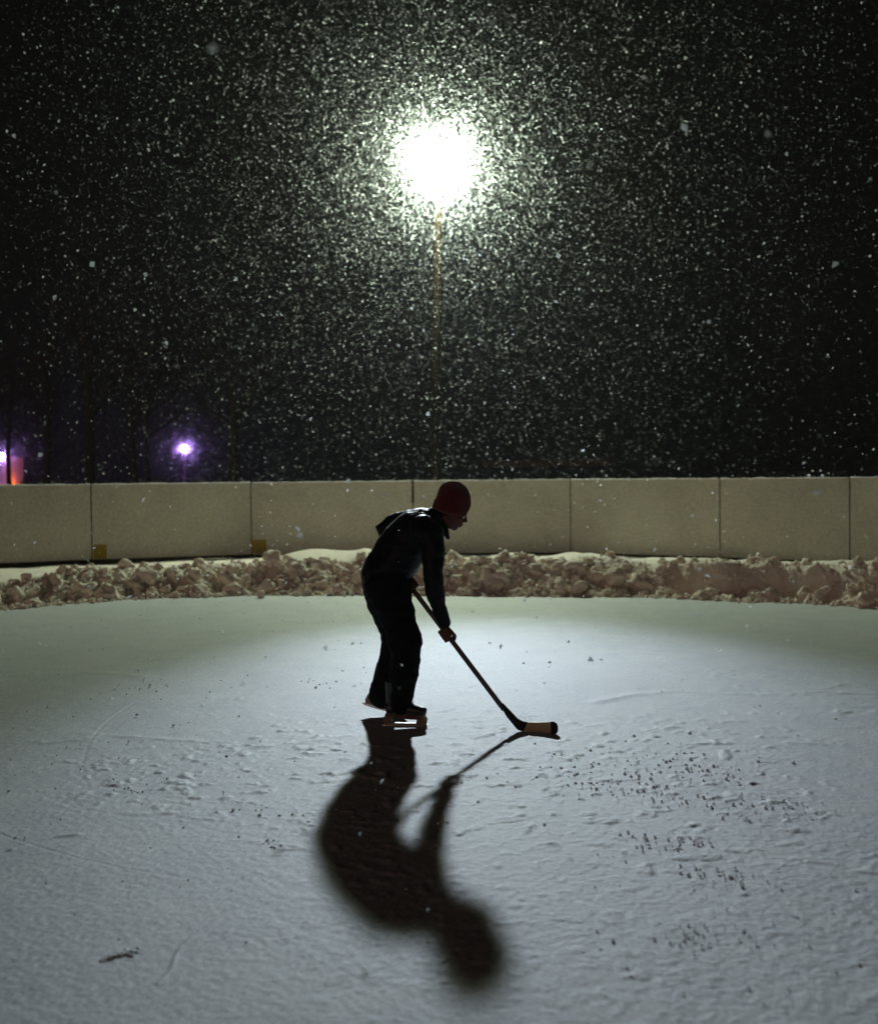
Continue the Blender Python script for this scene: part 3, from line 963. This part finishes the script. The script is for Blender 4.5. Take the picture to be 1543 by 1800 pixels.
# ------------------------------------------------------------------ beyond the boards
DL = 95.0
PURPLE_AT = []


def park_lamp(px, py, label):
    top = P(px, py, DL)
    PURPLE_AT.append((top.x, top.z))
    r = empty('park_lamp', (top.x, DL, 0), label, 'street lamp', 'purple lamps beyond the boards')
    m = MB(); m.tube([(Vector((top.x, DL, -0.05)), 0.07, 0.07), (Vector((top.x, DL, top.z - 0.25)), 0.045, 0.045)], 10)
    link('post', m.mesh('post'), M_METAL, r)
    m = MB(); m.ball(top, 0.20, None, 14, 8)
    link('globe', m.mesh('globe'), M_PURPLE, r)
    m = MB(); m.tube([(top + Vector((0, 0, 0.21)), 0.14, 0.14), (top + Vector((0, 0, 0.28)), 0.05, 0.05)], 12)
    link('cap', m.mesh('cap'), M_METAL, r)
    return r


park_lamp(324, 788, 'glowing purple lamp standing alone above the boards, well clear of the house')
park_lamp(2, 802, 'glowing purple lamp cut by the edge of the picture, beside the orange house wall')

# house with an orange lamp at its foot
HX0, HX1 = P(-150, 840, 101).x, P(10, 840, 101).x
house = empty('house', ((HX0 + HX1) / 2, 103, 0), 'brick house wall washed in orange and purple light at the far left', 'house')
m = MB(); m.box(((HX0 + HX1) / 2, 103.2, 1.55), (HX1 - HX0, 4.4, 3.2))
link('wall', m.mesh('wall', False), M_WALLP, house)
m = MB()
hx0, hx1 = HX0 - 0.4, HX1 + 0.4
V = [(hx0, 100.6, 3.15), (hx1, 100.6, 3.15), (hx1, 105.8, 3.15), (hx0, 105.8, 3.15), (hx0, 103.2, 4.6), (hx1, 103.2, 4.6)]
m.add([Vector(v) for v in V], [(0, 1, 5, 4), (2, 3, 4, 5), (0, 4, 3), (1, 2, 5), (0, 3, 2, 1)])
link('roof', m.mesh('roof', False), M_DARKWOOD, house)
for wx in (P(-90, 840, 101).x,):
    m = MB(); m.box((wx, 100.98, 1.6), (1.1, 0.08, 1.2))
    w_ = link('window', m.mesh('window', False), M_DARKWOOD, house)


def garden_lamp(px, d, zz, label):
    q = P(px, 850, d)
    r = empty('garden_lamp', (q.x, d, 0), label, 'garden lamp', 'low orange lamps by the house')
    m = MB(); m.tube([(Vector((q.x, d, -0.05)), 0.05, 0.05), (Vector((q.x, d, zz - 0.1)), 0.05, 0.05)], 8)
    link('post', m.mesh('post'), M_METAL, r)
    m = MB(); m.ball((q.x, d, zz), (0.16, 0.16, 0.13), None, 10, 6)
    link('globe', m.mesh('globe'), M_ORANGE, r)
    return r


garden_lamp(34, 102.6, 0.62, 'wide orange glow just above the boards between the dark trunk and the bush')
garden_lamp(57, 99.5, 0.45, 'tiny orange glow just above the boards right of the dark bush')
garden_lamp(108, 99.5, 0.40, 'tiny orange glow above the boards, apart from the house, farthest to the right')


def bare_tree(px, d, h, r0, label, seed, lean=0.0):
    rr = random.Random(seed)
    b = P(px, 850, d); b.z = -0.05
    root = empty('bare_tree', (b.x, d, 0), label, 'tree', 'bare trees beyond the boards')
    trunk = MB(); crown = MB()
    pts = []
    n = 7
    for i in range(n):
        t = i / (n - 1)
        pts.append((b + Vector((lean * t * h + 0.12 * math.sin(t * 5 + seed), 0.1 * math.cos(t * 4 + seed), t * h * 0.75)), r0 * (1.15 - 0.85 * t) * (1.25 if i == 0 else 1), r0 * (1.15 - 0.85 * t)))
    trunk.tube(pts, 10)

    def branch(p, dr, L, r, depth):
        q = p + dr * L * 0.5 + Vector((rr.uniform(-.1, .1), rr.uniform(-.1, .1), rr.uniform(0, .12))) * L
        e = q + (dr + Vector((rr.uniform(-.3, .3), rr.uniform(-.3, .3), rr.uniform(0, .3)))).normalized() * L * 0.5
        (trunk if depth == 0 else crown).tube([(p, r, r), (q, r * 0.75, r * 0.75), (e, r * 0.4, r * 0.4)], 6 if depth == 0 else 4, False)
        if depth < 3:
            for k in range(4 if depth < 2 else 3):
                s = p.lerp(q, rr.uniform(0.3, 1)) if k % 2 else q.lerp(e, rr.uniform(0.2, 1))
                nd = (dr + Vector((rr.uniform(-.9, .9), rr.uniform(-.9, .9), rr.uniform(-.1, .7)))).normalized()
                branch(s, nd, L * rr.uniform(0.45, 0.65), r * 0.5, depth + 1)
    for k in range(11):
        t = rr.uniform(0.35, 1.0)
        i = min(int(t * (n - 1)), n - 2); f = t * (n - 1) - i
        p = pts[i][0].lerp(pts[i + 1][0], f)
        a = rr.uniform(0, 6.28)
        branch(p, Vector((math.cos(a), math.sin(a), rr.uniform(0.3, 1.0))).normalized(), h * (0.36 - 0.2 * t) * rr.uniform(0.8, 1.2), r0 * 0.45 * (1.2 - t), 0)
    link('trunk', trunk.mesh('trunk'), M_BARK, root)
    link('crown', crown.mesh('crown'), M_BARK, root)


bare_tree(19, 62, 11, 0.13, 'dark slender tree trunk standing in front of the leftmost purple lamp', 3, 0.01)
bare_tree(84, 70, 12, 0.16, 'bare dark tree just right of the bush by the house', 5)
bare_tree(155, 58, 13, 0.20, 'thick bare tree midway between the two purple lamps', 6)
bare_tree(236, 66, 12, 0.16, 'bare dark tree a little left of the lone purple lamp', 8)
bare_tree(262, 74, 12, 0.14, 'slim bare tree nearest to the lone purple lamp on its left', 9)
bare_tree(408, 60, 13, 0.22, 'stout bare tree right of the lone purple lamp', 12)

# bush beside the house
q = P(52, 850, 92)
bush = empty('bush', (q.x, 92, 0), 'dark rounded bush in front of the orange lit house wall', 'bush')
n = 1500
a = RNG.normal(size=(n, 3)); a /= np.linalg.norm(a, axis=1)[:, None]
rad = RNG.uniform(0.35, 1.0, n) ** 0.5
c = a * rad[:, None] * np.array([0.55, 0.6, 0.95]) * (1 + 0.25 * fbm(a[:, 0] * 2, a[:, 1] * 2, a[:, 2] * 2, 2, 3))[:, None] + np.array([q.x, 92, 0.95])
tv = RNG.normal(size=(n, 3, 3)) * 0.06
Vt = (c[:, None, :] + tv).reshape(-1, 3)
link('leaves', mesh_from('leaves', Vt, np.arange(n * 3).reshape(-1, 3), False), M_NEEDLE, bush)
m = MB()
for k in range(7):
    an = k * 0.9
    m.tube([(Vector((q.x, 92, -0.03)), 0.025, 0.025), (Vector((q.x + 0.35 * math.cos(an), 92 + 0.35 * math.sin(an), 1.1)), 0.01, 0.01)], 5)
link('stems', m.mesh('stems'), M_BARK, bush)

# the wood beyond: one dark mass of conifers
Vs, Fs, nb = [], [], 0
for k in range(170):
    y = RNG.uniform(118, 165)
    x = RNG.uniform(-0.62, 0.62) * y
    hgt = RNG.uniform(13, 22) if x > 5 else RNG.uniform(8, 15)
    R_ = hgt * RNG.uniform(0.16, 0.22)
    n = 520
    t = RNG.random(n) ** 0.75
    ang = RNG.uniform(0, 2 * math.pi, n)
    tier = 0.72 + 0.28 * np.abs(np.sin(t * hgt * 1.9))
    rr_ = R_ * (1 - t) * tier * RNG.uniform(0.35, 1.0, n) ** 0.5 + 0.1
    c = np.stack([x + rr_ * np.cos(ang), y + rr_ * np.sin(ang), 0.6 + t * hgt], 1)
    outv = np.stack([np.cos(ang), np.sin(ang), -0.45 * np.ones(n)], 1)
    sz = RNG.uniform(0.35, 0.85, n)[:, None] * (1.15 - 0.7 * t)[:, None]
    sd = np.stack([-np.sin(ang), np.cos(ang), 0 * ang], 1)
    tri_ = np.stack([c + sd * sz * 0.55, c - sd * sz * 0.55, c + outv * sz * 1.5], 1)
    Vs.append(tri_.reshape(-1, 3)); Fs.append(np.arange(n * 3).reshape(-1, 3) + nb); nb += n * 3
    w = 0.16
    tr_ = np.array([[x + w * math.cos(i * 2.094), y + w * math.sin(i * 2.094), zz] for zz in (-0.1, hgt * 0.8) for i in range(3)])
    Vs.append(tr_); Fs.append(np.array([[0, 1, 4], [0, 4, 3], [1, 2, 5], [1, 5, 4], [2, 0, 3], [2, 3, 5]]) + nb); nb += 6
o = link('forest', mesh_from('forest', np.vstack(Vs), np.vstack(Fs), False), M_NEEDLE)
tag(o, kind='stuff')

# low red-brown rail behind the boards
fence = empty('rail_fence', (P(960, 815, 30).x, 30, 0), 'low reddish brown wooden rail barely visible beyond the boards', 'fence')
a = P(846, 812, 30); b = P(1075, 812, 30)
m = MB(); m.box(((a.x + b.x) / 2, 30, a.z - 0.04), (b.x - a.x, 0.05, 0.16)); link('rail', m.mesh('rail', False), M_RAIL, fence)
for k in range(3):
    x = a.x + (b.x - a.x) * (0.04 + 0.46 * k)
    m = MB(); m.box((x, 30.08, (a.z + 0.02) / 2), (0.1, 0.1, a.z + 0.02)); link('post', m.mesh('post', False), M_DARKWOOD, fence)

# ------------------------------------------------------------------ falling snow
DENS = 10.5
n = n_all = 700000
yy = RNG.uniform(0.7 ** 3, 33.0 ** 3, n) ** (1 / 3)
# uniform in a widened view volume
half = 0.35 * yy * 1.12 + 1.2
xx = RNG.uniform(-1, 1, n) * half
zz = RNG.uniform(0.02, 13.5, n)
wgt = (half / half.max()) / ((yy / 33.0) ** 2)
# keep an even number per cubic metre
want = DENS * 2 * half * 13.48
pdf = 3 * yy ** 2 / 33.0 ** 3
keep = RNG.random(n) < want / (pdf * n)
top_z = H + 0.43 * yy + 0.6
keep &= zz < top_z
xx, yy, zz = xx[keep], yy[keep], zz[keep]
# stay clear of the skater
# extra, slightly smaller flakes packed round the floodlight to build its halo
nf = 165000
dirs = RNG.normal(size=(nf, 3)); dirs /= np.linalg.norm(dirs, axis=1)[:, None]
rr_ = 0.42 + 7.0 * RNG.random(nf) ** 1.05
fp = dirs * rr_[:, None] + np.array([LP.x, LP.y, LP.z])
for lx, lz in PURPLE_AT:  # dense flake clusters added round the purple lamps for their glow
    dv = RNG.normal(size=(42000, 3)); dv /= np.linalg.norm(dv, axis=1)[:, None]
    fp = np.vstack([fp, dv * (0.22 + 3.6 * RNG.random(42000) ** 1.3)[:, None] + np.array([lx, DL, lz])])
fp = fp[(fp[:, 2] > 0.1) & (fp[:, 2] < 15)]
n_big = len(xx)
xx = np.concatenate([xx, fp[:, 0]]); yy = np.concatenate([yy, fp[:, 1]]); zz = np.concatenate([zz, fp[:, 2]])
inside = (np.abs(xx + 0.12) < 0.42) & (np.abs(yy - 6.6) < 0.24) & (zz < 1.35)
xx, yy, zz = xx[~inside], yy[~inside], zz[~inside]
n = len(xx)
print('flakes', n, 'max ratio', float((want / (pdf * n_all)).max()))
is_big = np.arange(len(inside))[~inside] < n_big
rad = np.clip(RNG.lognormal(math.log(0.0056), 0.55, n), 0.002, 0.016)
rad[~is_big] *= 0.9
# each flake a small irregular crystal plate folded along its middle
Q = np.linalg.qr(RNG.normal(size=(n, 3, 3)))[0]
PL = np.array([[1, 0, 0], [0, 0.8, 0], [-1, 0, 0], [0, -0.8, 0]], float)
shp = PL[None] * RNG.uniform(0.6, 1.3, (n, 4, 1))
shp[:, 1, 2] = RNG.uniform(0.15, 0.6, n); shp[:, 3, 2] = RNG.uniform(0.15, 0.6, n)
vv = np.einsum('nij,nvj->nvi', Q, shp) * rad[:, None, None] + np.stack([xx, yy, zz], 1)[:, None, :]
ff = np.array([[0, 1, 2], [0, 2, 3]])[None] + (np.arange(n) * 4)[:, None, None]
o = link('falling_snow', mesh_from('falling_snow', vv.reshape(-1, 3), ff.reshape(-1, 3), False), M_FLAKE)
tag(o, kind='stuff')

# ------------------------------------------------------------------ air
m = MB(); m.box((0, 90, 11), (240, 210, 24.2))
hz = bpy.data.materials.new('haze_air'); hz.use_nodes = True
nt = hz.node_tree; nt.nodes.clear()
vo = nt.nodes.new('ShaderNodeVolumePrincipled'); oo = nt.nodes.new('ShaderNodeOutputMaterial')
vo.inputs['Color'].default_value = (0.88, 0.9, 0.9, 1); vo.inputs['Density'].default_value = 0.00065
vo.inputs['Anisotropy'].default_value = 0.2
nt.links.new(vo.outputs[0], oo.inputs['Volume'])
o = link('haze', m.mesh('haze', False), hz)
tag(o, kind='stuff')

# ------------------------------------------------------------------ world and the distant town glow
w = bpy.data.worlds.new('World'); scene.world = w; w.use_nodes = True
bg = w.node_tree.nodes['Background']
bg.inputs[0].default_value = (1.0, 0.72, 0.85, 1); bg.inputs[1].default_value = 0.00065
sun = bpy.data.lights.new('town_glow', 'SUN')
sun.energy = 0.26; sun.angle = math.radians(25); sun.color = (1.0, 0.66, 0.54)
su = bpy.data.objects.new('town_glow', sun); COL.objects.link(su)
su.rotation_euler = Vector((0.42, 0.9, -0.07)).to_track_quat('-Z', 'Y').to_euler()
su.location = (-4, -6, 3)

scene.render.engine = 'CYCLES'
c = scene.cycles
c.use_denoising = True
c.denoiser = 'OPENIMAGEDENOISE'
c.max_bounces = 6; c.diffuse_bounces = 3; c.volume_bounces = 0
c.sample_clamp_indirect = 2.0
c.volume_step_rate = 1.0
scene.view_settings.view_transform = 'Standard'
scene.view_settings.look = 'None'
scene.view_settings.exposure = 0.0
scene.view_settings.gamma = 1.0
scene.view_settings.use_curve_mapping = False
